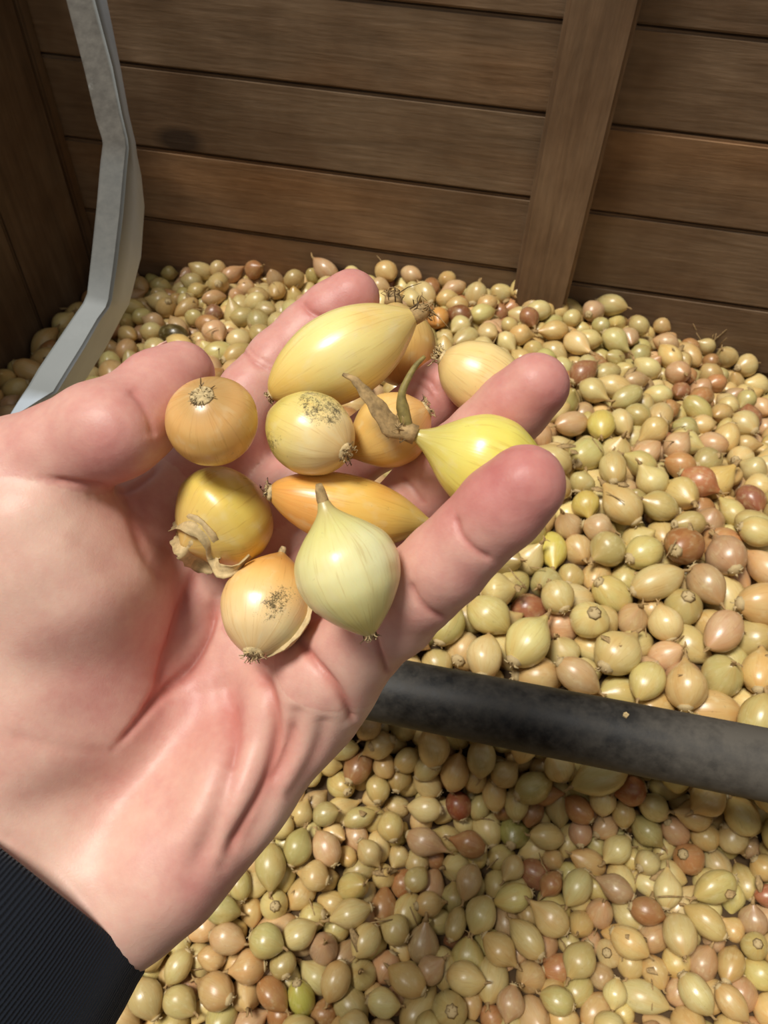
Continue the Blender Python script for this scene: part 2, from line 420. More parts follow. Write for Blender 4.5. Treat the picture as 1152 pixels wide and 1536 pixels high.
for i in range(N):
    d = q[i, 2]; a = FPX * (wid[i] + lng[i]) / 4 / d * .9
    X0, X1, Y0, Y1 = int((q[i, 0] - a) / S), int((q[i, 0] + a) / S) + 1, int((q[i, 1] - a) / S), int((q[i, 1] + a) / S) + 1
    X0 = max(X0, 0); Y0 = max(Y0, 0); X1 = min(X1, zb.shape[1]); Y1 = min(Y1, zb.shape[0])
    if X0 >= X1 or Y0 >= Y1: continue
    yy, xx = np.mgrid[Y0:Y1, X0:X1]; r2 = ((xx + .5) * S - q[i, 0]) ** 2 + ((yy + .5) * S - q[i, 1]) ** 2
    dd = d - np.sqrt(np.clip(a * a - r2, 0, None)) * d / FPX
    m = (r2 < a * a) & (dd < zb[Y0:Y1, X0:X1])
    zb[Y0:Y1, X0:X1][m] = dd[m]; ib[Y0:Y1, X0:X1][m] = i
seen = np.bincount(ib[(ib >= 0) & ~masked], minlength=N)
order = np.argsort(-seen); NIND = 296
single = set(order[:NIND].tolist())
print('seen', (seen > 12).sum(), 'cut at', seen[order[NIND]])

# onions that stand out in the photograph: nearest top onion to that spot takes that look
def nearest_seen(px, py):
    c = np.where(seen > 60)[0]; return int(c[np.argmin((q[c, 0] - px) ** 2 + (q[c, 1] - py) ** 2)])
SPECIAL = [((832, 846), 'pear', srgb(204, 190, 98), 'bright lemon-yellow onion lying beyond the little finger, above the black bar'),
           ((255, 510), 'round', srgb(74, 62, 30), 'dark olive-brown spoiled onion just above the thumb tip'),
           ((1068, 742), 'pear', srgb(210, 182, 112), 'big golden pointed onion at the right, touching a reddish onion'),
           ((1050, 704), 'top', srgb(180, 120, 84), 'reddish onion beside the big golden pointed onion at the right of the heap'),
           ((1010, 828), 'long', srgb(158, 110, 70), 'glossy chestnut-brown onion in the pale heap right of the hand'),
           ((934, 1196), 'egg', srgb(160, 100, 64), 'copper-red onion just below the black bar toward its right'),
           ((702, 1206), 'round', srgb(148, 84, 58), 'brick-red onion in the pit below the left part of the black bar'),
           ((443, 1488), 'long', srgb(188, 186, 92), 'yellow-green onion near the cuff at the very bottom of the heap'),
           ((706, 484), 'egg', srgb(128, 84, 54), 'purplish brown onion in the heap right of the long held onion'),
           ((660, 488), 'egg', srgb(206, 150, 82), 'orange-tan onion beside the dry tip of the long held onion'),
           ((770, 1230), 'top', srgb(150, 148, 84), 'green spindle-shaped onion in the pit under the black bar'),
           ((870, 745), 'pear', srgb(196, 176, 96), 'ribbed straw onion with a drawn-out tip beyond the little finger'),
           ((890, 650), 'round', srgb(208, 194, 108), 'round yellow onion right of the ring fingertip')]
special = {}
for (p, k, c, lab) in SPECIAL:
    i = nearest_seen(*p)
    if i in special: continue
    special[i] = lab; colr[i] = c[:3]; shp[i] = kinds.index(k); single.add(i); pal_i[i] = -1

# shared meshes for the single onions
def neck_vf(seed):
    r = np.random.default_rng(seed); b = Bag()
    p = [np.array([0, 0, .44]), np.array([0, 0, .51]), np.array([r.normal(0, .03), r.normal(0, .03), .56]), np.array([r.normal(0, .06), r.normal(0, .06), .63])]
    b.add(tube_vf(p, [.11, .06, .04, .015], 6, .7))
    p2 = [np.array([0, 0, .48]), np.array([.05, .02, .58]), np.array([r.normal(.1, .04), r.normal(0, .06), .61])]
    b.add(tube_vf(p2, [.05, .035, .012], 4, .4)); return b
def roots_vf(seed):
    r = np.random.default_rng(seed); b = Bag()
    b.add(tube_vf([np.array([0, 0, -.45]), np.array([0, 0, -.495]), np.array([0, 0, -.51])], [.20, .12, .04], 7))
    for k in range(5):
        a = r.uniform(0, 6.28); w = np.array([math.cos(a), math.sin(a), 0])
        b.add(tube_vf([w * .07 + [0, 0, -.49], w * .10 + [0, 0, -.525], w * r.uniform(.12, .2) + [0, 0, -.53]], [.022, .016, .006], 3))
    return b
KM = []
for i, (V, F, OC) in enumerate(KV):
    me = mesh_from('onion', V, F); set_vec(me, 'oc', OC); me.materials.append(M_onion); KM.append(me)
NM = [mesh_from('neck', *(lambda b: (b.V, b.F))(neck_vf(s))) for s in range(4)]
RMs = [mesh_from('root_plate', *(lambda b: (b.V, b.F))(roots_vf(s))) for s in range(3)]
for m in NM: m.materials.append(M_neck_small)
for m in RMs: m.materials.append(M_root)
def where(i):
    x, y = q[i, 0], q[i, 1]
    if pc[i, 1] < .235:
        if y < 1250: return 'just below the black bar, %s' % ('beside the edge of the palm' if x < 640 else 'under its middle' if x < 900 else 'toward the right end')
        if x < 480: return 'near the dark cuff, in the hollow'
        return 'deep in the hollow below the bar, %s' % ('nearer the wrist' if x < 760 else 'away from the hand')
    if y > 860: return 'just above the black bar, %s' % ('beside the little finger' if x < 880 else 'at the right')
    if x > 820: return 'right of the fingertips, %s' % ('level with the little fingertip' if y > 660 else 'toward the back boards')
    if x > 560: return 'between the held onions and the wooden post'
    if x > 190: return 'between the steel arm and the index finger'
    return 'left of the steel arm, by the side boards'
SHN = {'round': 'round', 'egg': 'egg-shaped', 'pear': 'pear-shaped', 'long': 'oblong', 'top': 'spindle-shaped'}
_med = np.median(wid)
for i in sorted(single):
    o = bpy.data.objects.new('onion', KM[shp[i]]); C.objects.link(o)
    M4 = Matrix.Identity(4)
    for a in range(3):
        for b in range(3): M4[a][b] = MAT[i, a, b]
        M4[a][3] = pc[i, a]
    o.matrix_world = M4; o.color = (*colr[i], 1)
    if i in special: tag(o, special[i], 'onion', 'onions of the heap')
    else:
        size = 'plump ' if siz[i] > heap_size(pc[i, 0], pc[i, 1]) * 1.08 else 'small ' if siz[i] < heap_size(pc[i, 0], pc[i, 1]) * .92 else ''
        tag(o, '%s%s %s onion %s' % (size, PAL[pal_i[i]][0], SHN[kinds[shp[i]]], where(i)), 'onion', 'onions of the heap %s' % where(i))
    n = bpy.data.objects.new('neck', NM[i % 4]); C.objects.link(n); n.parent = o
    r = bpy.data.objects.new('root_plate', RMs[i % 3]); C.objects.link(r); r.parent = o
rest = [i for i in range(N) if i not in single]
KL = [onion_vf(k, 14, 12, 100 + i, rough=.03) for i, k in enumerate(kinds)]
Vs, Fs, Os, Cs, Rs, off = [], [], [], [], [], 0
for i in rest:
    V, F, OC = KL[shp[i]]
    Vs.append(V @ MAT[i].T + pc[i]); Fs += [tuple(x + off for x in f) for f in F]; Os.append(OC)
    Cs.append(np.tile(colr[i], (len(V), 1))); Rs.append(np.full(len(V), rng.uniform())); off += len(V)
me = mesh_from('heaped_onions', np.vstack(Vs), Fs); set_vec(me, 'oc', np.vstack(Os)); set_col(me, 'Col', np.vstack(Cs)); set_f(me, 'rnd', np.concatenate(Rs))
tag(link('heaped_onions', me, M_onion_mass), 'the mass of smaller and deeper onions filling the crate up to its boards', 'onions', None, 'stuff')
# the bulk of the heap underneath, a sheet with gap shade in its colour
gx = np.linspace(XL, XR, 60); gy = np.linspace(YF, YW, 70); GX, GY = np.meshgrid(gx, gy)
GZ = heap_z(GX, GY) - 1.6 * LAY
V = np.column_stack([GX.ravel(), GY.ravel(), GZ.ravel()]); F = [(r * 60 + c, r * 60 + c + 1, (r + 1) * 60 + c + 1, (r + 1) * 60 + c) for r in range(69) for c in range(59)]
tag(link('buried_onions', mesh_from('buried_onions', V, F), M_core), 'bulk of buried onions under the visible heap, coloured dark for the shade between onions', 'onions', None, 'stuff')
# dry scraps between the onions
b = Bag(); cand = np.where((seen > 8))[0]
for k in range(150):
    i = int(rng.choice(cand)); r = np.random.default_rng(k); p = pc[i] + np.array([r.normal(0, .006), r.normal(0, .006), wid[i] * .42])
    d = r.normal(0, 1, 3) * [1, 1, .35]; d /= np.linalg.norm(d); L = r.uniform(.006, .02); s = r.normal(0, .3, 3)
    pts = [p - d * L / 2, p + s * L * .12, p + d * L / 2]
    if k % 3: b.add(tube_vf(pts, [.0004, .0006, .0003], 4))
    else: b.add(tube_vf(pts, [.0012, .0030, .0010], 6, .15))
for k in range(9):
    r = np.random.default_rng(900 + k); a0 = W(1066 + r.normal(0, 9), 522, .86); e0 = W(1066 + r.normal(6, 26), 492 + r.normal(0, 12), .84 + r.normal(0, .008)); m0 = (a0 + e0) / 2 + r.normal(0, .003, 3)
    b.add(tube_vf([a0, m0, e0], [.0006, .0005, .0003], 4))
tag(link('dry_scraps', mesh_from('dry_scraps', b.V, b.F), M_stalk), 'dry straw bits and skin flakes scattered over the heaped onions', 'scraps', None, 'stuff')
print('heap built', round(time.time() - T0, 1), 's')

# ------------------------------------------------------------------ black bar across the crate
bt = NT('black_rubber')
_c = bt.obj(); n1 = bt.noise(_c, 26, 6, .65); n2 = bt.noise(_c, 160, 5, .7)
dust = bt.mr(bt.math('ADD', bt.math('MULTIPLY', n1, .6), bt.math('MULTIPLY', n2, .4)), .42, .66, 0, 1)
gx_ = bt.new('ShaderNodeSeparateXYZ'); bt.set(gx_.inputs[0], _c)
dust = bt.math('ADD', bt.math('MULTIPLY', dust, .7), bt.mr(bt.math('ADD', gx_.outputs[0], bt.math('MULTIPLY', n1, .12)), .13, .26, 0, .85))
colb = bt.mix(dust, (.0085, .008, .0075, 1), (.088, .077, .062, 1))
colb = bt.mix(bt.mr(n2, .70, .76, 0, .5), colb, (.16, .14, .11, 1))
bt.bump(n2, .25, .0008)
M_rubber = bt.out(Base_Color=colb, Roughness=bt.mr(dust, 0, 1, .50, .75), Specular_IOR_Level=.35)
A = W(566, 1032, .450); B = W(1152, 1147.5, .406)
dv = (B - A) / np.linalg.norm(B - A)
def at_x(x): return A + dv * ((x - A[0]) / dv[0])
P0, P1 = at_x(XL + .004), at_x(XR - .002)
pts = [P0 + (P1 - P0) * k / 40 for k in range(41)]
bar = link('black_bar', mesh_from('black_bar', *tube_vf(pts, .0188, 40)), M_rubber)
tag(bar, 'thick dusty black rubber-covered bar running across the crate behind the hand', 'bar')
ck = Bag(); p = W(933, 1072, .425)
# a pale chip stuck on the bar
pp = A + dv * np.dot(p - A, dv); nrm = (CAM - pp) - dv * np.dot(CAM - pp, dv); nrm /= np.linalg.norm(nrm)
up = np.cross(nrm, dv); nn = nrm * math.cos(.62) - up * math.sin(.62) * (1 if up[1] < 0 else -1)
cc = pp + nn * .0190; tt = np.cross(nn, dv)
ck.add(([cc + dv * a + tt * b2 + nn * h for h in (-.0004, .0006) for a, b2 in ((-.0016, -.001), (.0004, -.0018), (.0017, .0003), (.0002, .0017), (-.0012, .0009))],
        [(0, 1, 2, 3, 4), (9, 8, 7, 6, 5)] + [(k, k + 5, (k + 1) % 5 + 5, (k + 1) % 5) for k in range(5)]))
tag(link('skin_flake', mesh_from('skin_flake', ck.V, ck.F, False), M_papery), 'tiny cream flake stuck on top of the black bar', 'flake')

# ------------------------------------------------------------------ bent grey steel arm
gt = NT('worn_grey_steel')
_c = gt.obj(); n1 = gt.noise(_c, 22, 6, .7); n2 = gt.noise(_c, 130, 5, .7); wear = gt.attr('wear', 'Fac')
gcol = gt.mix(gt.mr(n1, .35, .7, 0, 1), (.38, .43, .49, 1), (.45, .50, .55, 1))  # flank tone: sky reflection and extra brightness for its shaded side are coloured in
wcol = gt.mix(gt.mr(n2, .35, .7, 0, 1), (.058, .050, .040, 1), (.105, .093, .076, 1))
wcol = gt.mix(gt.mr(n1, .60, .72, 0, .8), wcol, (.24, .24, .23, 1))
gcol = gt.mix(gt.mr(wear, 0, .1, 0, .9), gcol, (.17, .18, .17, 1))
gcol = gt.mix(wear, gcol, wcol)
gcol = gt.mix(gt.mr(n2, .68, .74, 0, .6), gcol, (.16, .14, .11, 1))
gt.bump(n2, .12, .0006)
M_steel = gt.out(Base_Color=gcol, Roughness=gt.mr(wear, 0, .5, .45, .75), Specular_IOR_Level=gt.mr(wear, 0, .5, .5, .15))
# stations down the arm: front-face left px, front-face right px, flank outer px, depth, depth of flank edge, wear
ST = [((10, -330), (56, -330), (78, -330), .560, .585, .95), ((60, -150), (106, -150), (127, -150), .533, .558, .95), ((84, -50), (130, -50), (150, -50), .520, .545, .95), ((97, 0), (141, 0), (161, 0), .515, .54, .95), ((125, 108), (168, 100), (181, 100), .503, .53, .95),
      ((142, 180), (182, 170), (194, 172), .495, .525, .95), ((151, 208), (191, 208), (204, 215), .492, .53, .95), ((152, 216), (192.5, 222), (206, 232), .490, .531, .9),
      ((148, 245), (189, 255), (213, 265), .487, .535, .7), ((142, 310), (183, 322), (218, 310), .481, .536, .7),
      ((134, 385), (174, 395), (213, 385), .474, .530, .6), ((128, 440), (166, 450), (199, 440), .468, .520, .35), ((122, 454), (162, 462), (194, 458), .466, .517, .12),
      ((108, 474), (150, 478), (186, 472), .463, .512, .11), ((80, 515), (126, 520), (160, 522), .455, .50, .11), ((55, 552), (100, 562), (128, 572), .447, .488, .11), ((40, 578), (84, 588), (108, 604), .442, .480, .11),
      ((24, 602), (62, 600), (90, 628), .437, .474, .02), ((8, 632), (20, 625), (62, 660), .431, .468, .02), ((-10, 660), (-2, 655), (35, 695), .426, .463, .02), ((-60, 740), (-48, 735), (-10, 775), .415, .452, .02)]
V = []; Wr = []; F = []
for (l, r, o_, d, do, w) in ST:
    pl, pr, po = W(*l, d), W(*r, d), W(*o_, do); pb = pl + (po - pr)
    for e in (pl + (pr - pl) * .04 + (pb - pl) * .03, pl + (pr - pl) * .12, pl + (pr - pl) * .5, pl + (pr - pl) * .9, pr + (po - pr) * .05, pr + (po - pr) * .5, po - (po - pr) * .04, po + (pb - po) * .08, pb - (pb - po) * .08, pb + (pl - pb) * .04, pl + (pb - pl) * .5): V.append(e)
    Wr += [w, w, w, w, .15 * w, 0, 0, 0, 0, 0, 0]
n = 11
for i in range(len(ST) - 1):
    for k in range(n): F.append((i * n + k, i * n + (k + 1) % n, (i + 1) * n + (k + 1) % n, (i + 1) * n + k))
F.append(tuple(range(n))[::-1]); F.append(tuple(range((len(ST) - 1) * n, len(ST) * n)))
me = mesh_from('steel_arm', V, F); set_f(me, 'wear', Wr)
bm = bmesh.new(); bm.from_mesh(me); bmesh.ops.recalc_face_normals(bm, faces=bm.faces); bm.to_mesh(me); bm.free()
arm = link('steel_arm', me, M_steel); arm.data.set_sharp_from_angle(angle=math.radians(32))
tag(arm, 'bent grey steel arm with worn brownish edge hanging down into the crate', 'machine arm')

# ------------------------------------------------------------------ the hand
# fingers: pixel x, y, depth mm, radius mm
FING = {
 'pinky':  [(448, 1040, 206, 12.5), (541, 966, 191, 10.3), (590, 922, 181, 9.9), (628, 882, 174, 9.6), (668, 845, 169, 9.3), (706, 806, 165, 8.6), (750, 763, 161, 8.9), (787, 728, 158, 8.5)],
 'ring':   [(385, 955, 222, 13.5), (515, 850, 214, 10.5), (578, 793, 208, 10.0), (637, 737, 202, 9.5), (684, 692, 196, 9.3), (728, 651, 191, 8.6), (768, 613, 187, 8.6), (803, 580, 183, 8.1)],
 'middle': [(300, 885, 227, 13.5), (388, 792, 224, 11.0), (450, 736, 223, 10.3), (518, 688, 222, 9.6), (576, 652, 220, 9.3), (627, 618, 217, 8.7), (664, 588, 215, 8.8), (697, 561, 212, 8.4)],
 'index':  [(225, 790, 224, 13.5), (308, 698, 222, 10.8), (348, 645, 223, 10.0), (378, 590, 224, 9.4), (418, 543, 226, 9.2), (462, 499, 227, 8.7), (497, 471, 226, 8.8), (527, 448, 224, 8.4)],
 'thumb':  [(-30, 800, 199, 19), (35, 722, 193, 16), (95, 682, 188, 12.6), (150, 648, 185, 11.8), (197, 628, 189, 11.0), (240, 590, 194, 10.6), (272, 562, 197, 8.6)],
}
PALM = [((463, 1062, 206, 13.5), (200, 1350, 200, 14.5)),     # little-finger side
        ((385, 975, 221, 13.5), (150, 1330, 204, 15)),
        ((300, 905, 227, 13.5), (95, 1300, 208, 15)),
        ((225, 800, 225, 13.5), (40, 1250, 208, 15)),
        ((60, 1080, 205, 24), (70, 850, 202, 22)), ((165, 900, 204, 15), (150, 1060, 206, 15)),            # ball of the thumb
        ((70, 850, 197, 20), (20, 740, 198, 16.5)), ((62, 778, 188, 14.5), (130, 870, 194, 16)),
        ((345, 1195, 199, 12), (250, 1310, 196, 13)),         # heel on the little-finger side
        ((0, 1190, 202, 17), (60, 1270, 205, 15)),
        ((345, 690, 229, 9), (425, 765, 229, 9)), ((262, 740, 226, 11), (352, 850, 226, 11)), ((405, 805, 224, 9), (515, 860, 217, 9))]
# where the sleeve begins: its rim lies in the plane through the two ends of its edge
CUFF_AX = np.cross(K(0, 1285, 1.0), K(215, 1455, 1.0)); CUFF_AX /= np.linalg.norm(CUFF_AX)
if CUFF_AX[0] > 0: CUFF_AX = -CUFF_AX
CUFF_SIDE = K(215, 1455, 1.0) - K(0, 1285, 1.0); CUFF_SIDE /= np.linalg.norm(CUFF_SIDE)
CUFF_UP = np.cross(CUFF_AX, CUFF_SIDE); CUFF_HW = 36.5; CUFF_HT = 27.0
CUFF_MID = K(217, 1458, 200) - CUFF_SIDE * (CUFF_HW + .5)
def cone(a, ra, b, rb, k=0):
    return (np.array(a, float), float(ra), np.array(b, float), float(rb))
def rcone(P, a, ra, b, rb):
    """distance to a round cone (iq)"""
    ba = b - a; l2 = ba.dot(ba); rr = ra - rb; a2 = l2 - rr * rr; il2 = 1.0 / l2
    pa = P - a; y = pa @ ba; z = y - l2; xx = pa * l2 - y[:, None] * ba; x2 = (xx ** 2).sum(1); y2 = y * y * l2; z2 = z * z * l2
    k = np.sign(rr) * rr * rr * x2
    d1 = np.sqrt(x2 + z2) * il2 - rb; d2 = np.sqrt(x2 + y2) * il2 - ra; d3 = (np.sqrt(np.maximum(x2 * a2 * il2, 0)) + y * rr) * il2 - ra
    return np.where(np.sign(z) * a2 * z2 > k, d1, np.where(np.sign(y) * a2 * y2 < k, d2, d3))
def smin(a, b, k):
    h = np.maximum(k - np.abs(a - b), 0) / k; return np.minimum(a, b) - h * h * k * .25
FP = {n: [(K(*p[:3]), p[3]) for p in v] for n, v in FING.items()}
def finger_sdf(P, n):
    ch = FP[n]; d = None
    for (a, ra), (b, rb_) in zip(ch[:-1], ch[1:]):
        e = rcone(P, a, ra, b, rb_); d = e if d is None else smin(d, e, 2.5)
    if n == 'thumb':
        for c, r in ((K(180, 650, 181), 9.8), (K(225, 612, 190), 7.5)):
            d = smin(d, np.linalg.norm(P - c, axis=1) - r, 6)
    return d
PL = [(K(*a[:3]), a[3], K(*b[:3]), b[3]) for a, b in PALM]
for _o in (-17.0, 0.0, 15.5):
    _q = CUFF_MID + CUFF_SIDE * _o; PL.append((_q - CUFF_AX * 14, 17.5, _q + CUFF_AX * 62, 18.5))
def palm_sdf(P):
    d = None
    for i, (a, ra, b, rb_) in enumerate(PL):
        e = rcone(P, a, ra, b, rb_); d = e if d is None else smin(d, e, 9 if i < 4 else 11)
    for c, r in ((K(233, 764, 212), 8.0), (K(300, 845, 226), 6), (K(450, 1005, 202), 6.0), (K(515, 1020, 197), 5.5)):   # pads below the fingers
        d = smin(d, np.linalg.norm(P - c, axis=1) - r, 14)
    return d
def hand_sdf(P):
    pal = palm_sdf(P); d = None
    for n in FP:
        f = smin(finger_sdf(P, n), pal, 10 if n != 'thumb' else 2.5)
        d = f if d is None else np.minimum(d, f)
    return d
import openvdb
VX = 1.4
lo = np.array([-150.0, -75, 135]); hi = np.array([62.0, 150, 268])
nn_ = np.ceil((hi - lo) / VX).astype(int)
grid = np.stack(np.meshgrid(*[lo[i] + VX * np.arange(nn_[i]) for i in range(3)], indexing='ij'), -1).reshape(-1, 3)
# coarse culling: evaluate each primitive everywhere near, in chunks
sd = np.concatenate([hand_sdf(c) for c in np.array_split(grid, 24)]).astype(np.float32).reshape(nn_)
vg = openvdb.FloatGrid(background=10.0); vg.copyFromArray(sd)
pv, qv = vg.convertToQuads(isovalue=0.0)
hv = np.asarray(pv, float) * VX + lo; hq = np.asarray(qv)
print('hand grid', nn_, len(hv), round(time.time() - T0, 1), 's')
tmp = bpy.data.meshes.new('tmp'); tmp.from_pydata(hv.tolist(), [], hq.tolist()); tmp.update()
to = bpy.data.objects.new('tmp', tmp); C.objects.link(to)
sm_ = to.modifiers.new('s', 'SMOOTH'); sm_.factor = .5; sm_.iterations = 3
sb = to.modifiers.new('u', 'SUBSURF'); sb.levels = 1; sb.render_levels = 1
dg = bpy.context.evaluated_depsgraph_get(); ev = to.evaluated_get(dg); me2 = bpy.data.meshes.new_from_object(ev)
bpy.data.objects.remove(to)
nv = len(me2.vertices); HV = np.empty(nv * 3); me2.vertices.foreach_get('co', HV); HV = HV.reshape(-1, 3)
HN = np.empty(nv * 3); me2.vertices.foreach_get('normal', HN); HN = HN.reshape(-1, 3)
if (HN * (HV - np.array([-20, 40, 260]))).sum() < 0: HN = -HN; FLIP = True
else: FLIP = False
HP = np.stack([576 + FPX * HV[:, 0] / HV[:, 2], 768 + FPX * HV[:, 1] / HV[:, 2]], 1)
near = {n: finger_sdf(HV, n) for n in FP}
own = np.array(list(near))[np.argmin(np.stack([near[n] for n in near] + [palm_sdf(HV)]), 0).clip(0, 4)]
is_palm = palm_sdf(HV) < np.min(np.stack(list(near.values())), 0)
own[is_palm] = 'palm'
facing = np.clip(-HN[:, 2] * 2.2 + .25, 0, 1)
# creases: (owner set, pixel polyline, width px, depth mm)
PALMAR = {'palm', 'pinky', 'ring', 'middle', 'index'}
CR = [
 (PALMAR, [(325, 895), (310, 950), (284, 1000), (237, 1050), (205, 1085), (170, 1125)], 6, 1.2),
 (PALMAR, [(325, 895), (310, 950), (284, 1000), (237, 1050)], 14, 1.2),
 (PALMAR, [(295, 845), (276, 905), (254, 975), (237, 1035), (205, 1080)], 7, .9), (PALMAR, [(295, 845), (276, 905), (254, 975), (237, 1035)], 16, .7),
 (PALMAR, [(376, 990), (400, 1040), (413, 1105), (402, 1172), (368, 1240), (335, 1300)], 9, 1.3),
 (PALMAR, [(376, 990), (400, 1040), (413, 1105), (402, 1172), (368, 1240), (335, 1300)], 22, 1.3),
 (PALMAR, [(330, 1000), (342, 1050), (352, 1105), (344, 1160), (320, 1240), (280, 1330)], 18, 1.5),
 (PALMAR, [(342, 1050), (352, 1105), (344, 1160)], 8, .6),
 (PALMAR, [(440, 950), (470, 993), (501, 1030), (524, 1066), (534, 1090)], 6, 1.2), (PALMAR, [(440, 950), (470, 993), (501, 1030), (524, 1066), (534, 1090)], 16, .8),
 (PALMAR, [(556, 940), (566, 975), (584, 1018)], 5, 1.2),
 (PALMAR, [(446, 1050), (442, 1095), (428, 1150), (395, 1230), (360, 1290)], 14, 1.3), (PALMAR, [(440, 1085), (428, 1140), (410, 1180)], 7, .6),
 (PALMAR, [(488, 1070), (480, 1115), (455, 1170), (430, 1210)], 12, .9),
 (PALMAR, [(300, 1010), (290, 1090), (270, 1170), (235, 1260)], 24, 1.0),
 (PALMAR | {'thumb'}, [(60, 716), (110, 723), (150, 729), (188, 734), (222, 716), (240, 694)], 5, .8),
 (PALMAR, [(188, 730), (200, 780), (222, 835), (255, 880)], 9, .7),
 (PALMAR, [(95, 790), (170, 850), (225, 930), (240, 1000)], 26, .5),
 (PALMAR, [(0, 1245), (60, 1285), (140, 1365)], 12, .35),
 (PALMAR, [(0, 1100), (90, 1120), (170, 1130)], 10, .25),
 (PALMAR, [(205, 735), (222, 790), (262, 840)], 12, .8),
 ({'pinky'}, [(683, 770), (690, 800), (712, 825), (742, 842)], 4, .55),
 ({'pinky'}, [(683, 770), (690, 800), (712, 825), (742, 842)], 12, .35),
 ({'pinky'}, [(612, 870), (626, 898), (645, 918), (674, 932)], 4, .6),
 ({'pinky'}, [(612, 870), (626, 898), (645, 918), (674, 932)], 12, .4),
 ({'index'}, [(452, 452), (466, 468), (494, 480)], 3.5, .5), ({'index'}, [(452, 452), (466, 468), (494, 480)], 10, .3),
 ({'index'}, [(362, 524), (380, 542), (404, 556)], 3.5, .5), ({'index'}, [(370, 520), (388, 536), (410, 548)], 3, .3),
 ({'middle'}, [(630, 562), (646, 572), (656, 590)], 4, .5), ({'middle'}, [(622, 572), (640, 584), (650, 600)], 3, .3),
 ({'thumb'}, [(192, 580), (212, 602), (226, 628), (232, 660)], 5, .3), ({'thumb'}, [(192, 580), (212, 602), (226, 628), (232, 660)], 16, .45),
 ({'ring'}, [(600, 712), (618, 730), (640, 760)], 4, .5),
]
disp = np.zeros(nv); cre = np.zeros(nv)
for own_set, pl, w, dep in CR:
    Pp = catmull(pl, 6 * len(pl)); m = np.isin(own, list(own_set)) & (facing > 0)
    idx = np.where(m)[0]; X = HP[idx]; best = np.full(len(idx), 1e9); par = np.zeros(len(idx))
    for k in range(len(Pp) - 1):
        a, b_ = Pp[k], Pp[k + 1]; ab = b_ - a; t = np.clip(((X - a) @ ab) / ab.dot(ab), 0, 1); dd = np.linalg.norm(X - a - t[:, None] * ab, axis=1)
        u = dd < best; best[u] = dd[u]; par[u] = (k + t[u]) / (len(Pp) - 1)
    fade = np.clip(np.minimum(par, 1 - par) / .12, .25, 1)
    g = np.exp(-(best / w) ** 2) * fade * facing[idx]
    disp[idx] -= g * dep; cre[idx] += g * min(dep, 1) * (1 if w < 12 else .3)
# faint lie of the flesh
ns = np.sin(HV[:, 0] * .31 + HV[:, 1] * .17) * np.sin(HV[:, 1] * .23 - HV[:, 0] * .11 + 1.3)
disp += np.where(own == 'palm', .18, .07) * ns * facing
HV2 = HV + HN * disp[:, None]
# colouring: redder and paler patches of the skin itself
red = np.full(nv, .25)
def blot(px, py, r, amt, who=None):
    g = np.exp(-((HP[:, 0] - px) ** 2 + (HP[:, 1] - py) ** 2) / r ** 2) * amt
    if who: g = g * np.isin(own, who)
    red[:] += g
for n in ('pinky', 'ring', 'middle', 'index', 'thumb'):
    tip = FP[n][-1][0]; dt = np.linalg.norm(HV - tip, axis=1)
    red += np.exp(-(dt / 19) ** 2) * .30 * (own == n) + .20 * (own == n)
blot(560, 1010, 60, -.15); blot(110, 960, 140, .12); blot(225, 770, 60, .30); blot(150, 670, 70, .15); blot(270, 990, 90, .22)
blot(330, 1090, 80, .20); blot(160, 1120, 110, .25); blot(90, 1260, 110, -.15); blot(290, 1330, 70, .30); blot(400, 1190, 80, -.10); blot(450, 1100, 60, .10)
blot(40, 850, 120, -.12); blot(660, 760, 60, .12, ['pinky']); blot(760, 720, 60, .2, ['pinky'])
red += .22 * np.clip(cre, 0, 1.4)
red = np.clip(red, 0, 1)
hf = np.empty(len(me2.polygons) * 4, np.int32); me2.polygons.foreach_get('vertices', hf); hf = hf.reshape(-1, 4)
if FLIP: hf = hf[:, ::-1]
hm = bpy.data.meshes.new('hand'); hm.from_pydata(cam2world(HV2).tolist(), [], hf.tolist()); hm.update()
hm.polygons.foreach_set('use_smooth', [True] * len(hm.polygons)); set_f(hm, 'red', red); set_f(hm, 'crease', np.clip(cre, 0, 1.5))
st = NT('skin')
r_ = st.attr('red', 'Fac'); cr_ = st.attr('crease', 'Fac'); _c = st.obj()
m1 = st.noise(_c, 55, 4, .55); m2 = st.noise(_c, 300, 4, .6); m3 = st.noise(_c, 1600, 3, .6)
rr_ = st.math('ADD', r_, st.mr(m1, .3, .7, -.16, .16)); rr_ = st.math('ADD', rr_, st.mr(m2, .35, .65, -.06, .06))
sc_ = st.ramp(rr_, [(0.0, srgb(222, 186, 166)), (.35, srgb(212, 164, 148)), (.7, srgb(198, 136, 126)), (1.0, srgb(184, 112, 106))])
sc_ = st.mix(st.mr(cr_, 0, 1.3, 0, .55), sc_, srgb(176, 96, 78))
vor = st.new('ShaderNodeTexVoronoi'); vor.feature = 'DISTANCE_TO_EDGE'; st.set(vor.inputs['Vector'], _c); vor.inputs['Scale'].default_value = 900
st.bump(st.math('ADD', st.math('MULTIPLY', vor.outputs['Distance'], .5), m3), .14, .0004)
M_skin = st.out(Base_Color=sc_, Roughness=.47, Specular_IOR_Level=.42, Subsurface_Weight=.3, Subsurface_Radius=(1.0, .32, .18), Subsurface_Scale=.0035)
hand = link('hand', hm, M_skin)
tag(hand, 'bare left hand held palm up, fingers half curled around eleven small onions', 'hand')
print('hand', nv, round(time.time() - T0, 1), 's')
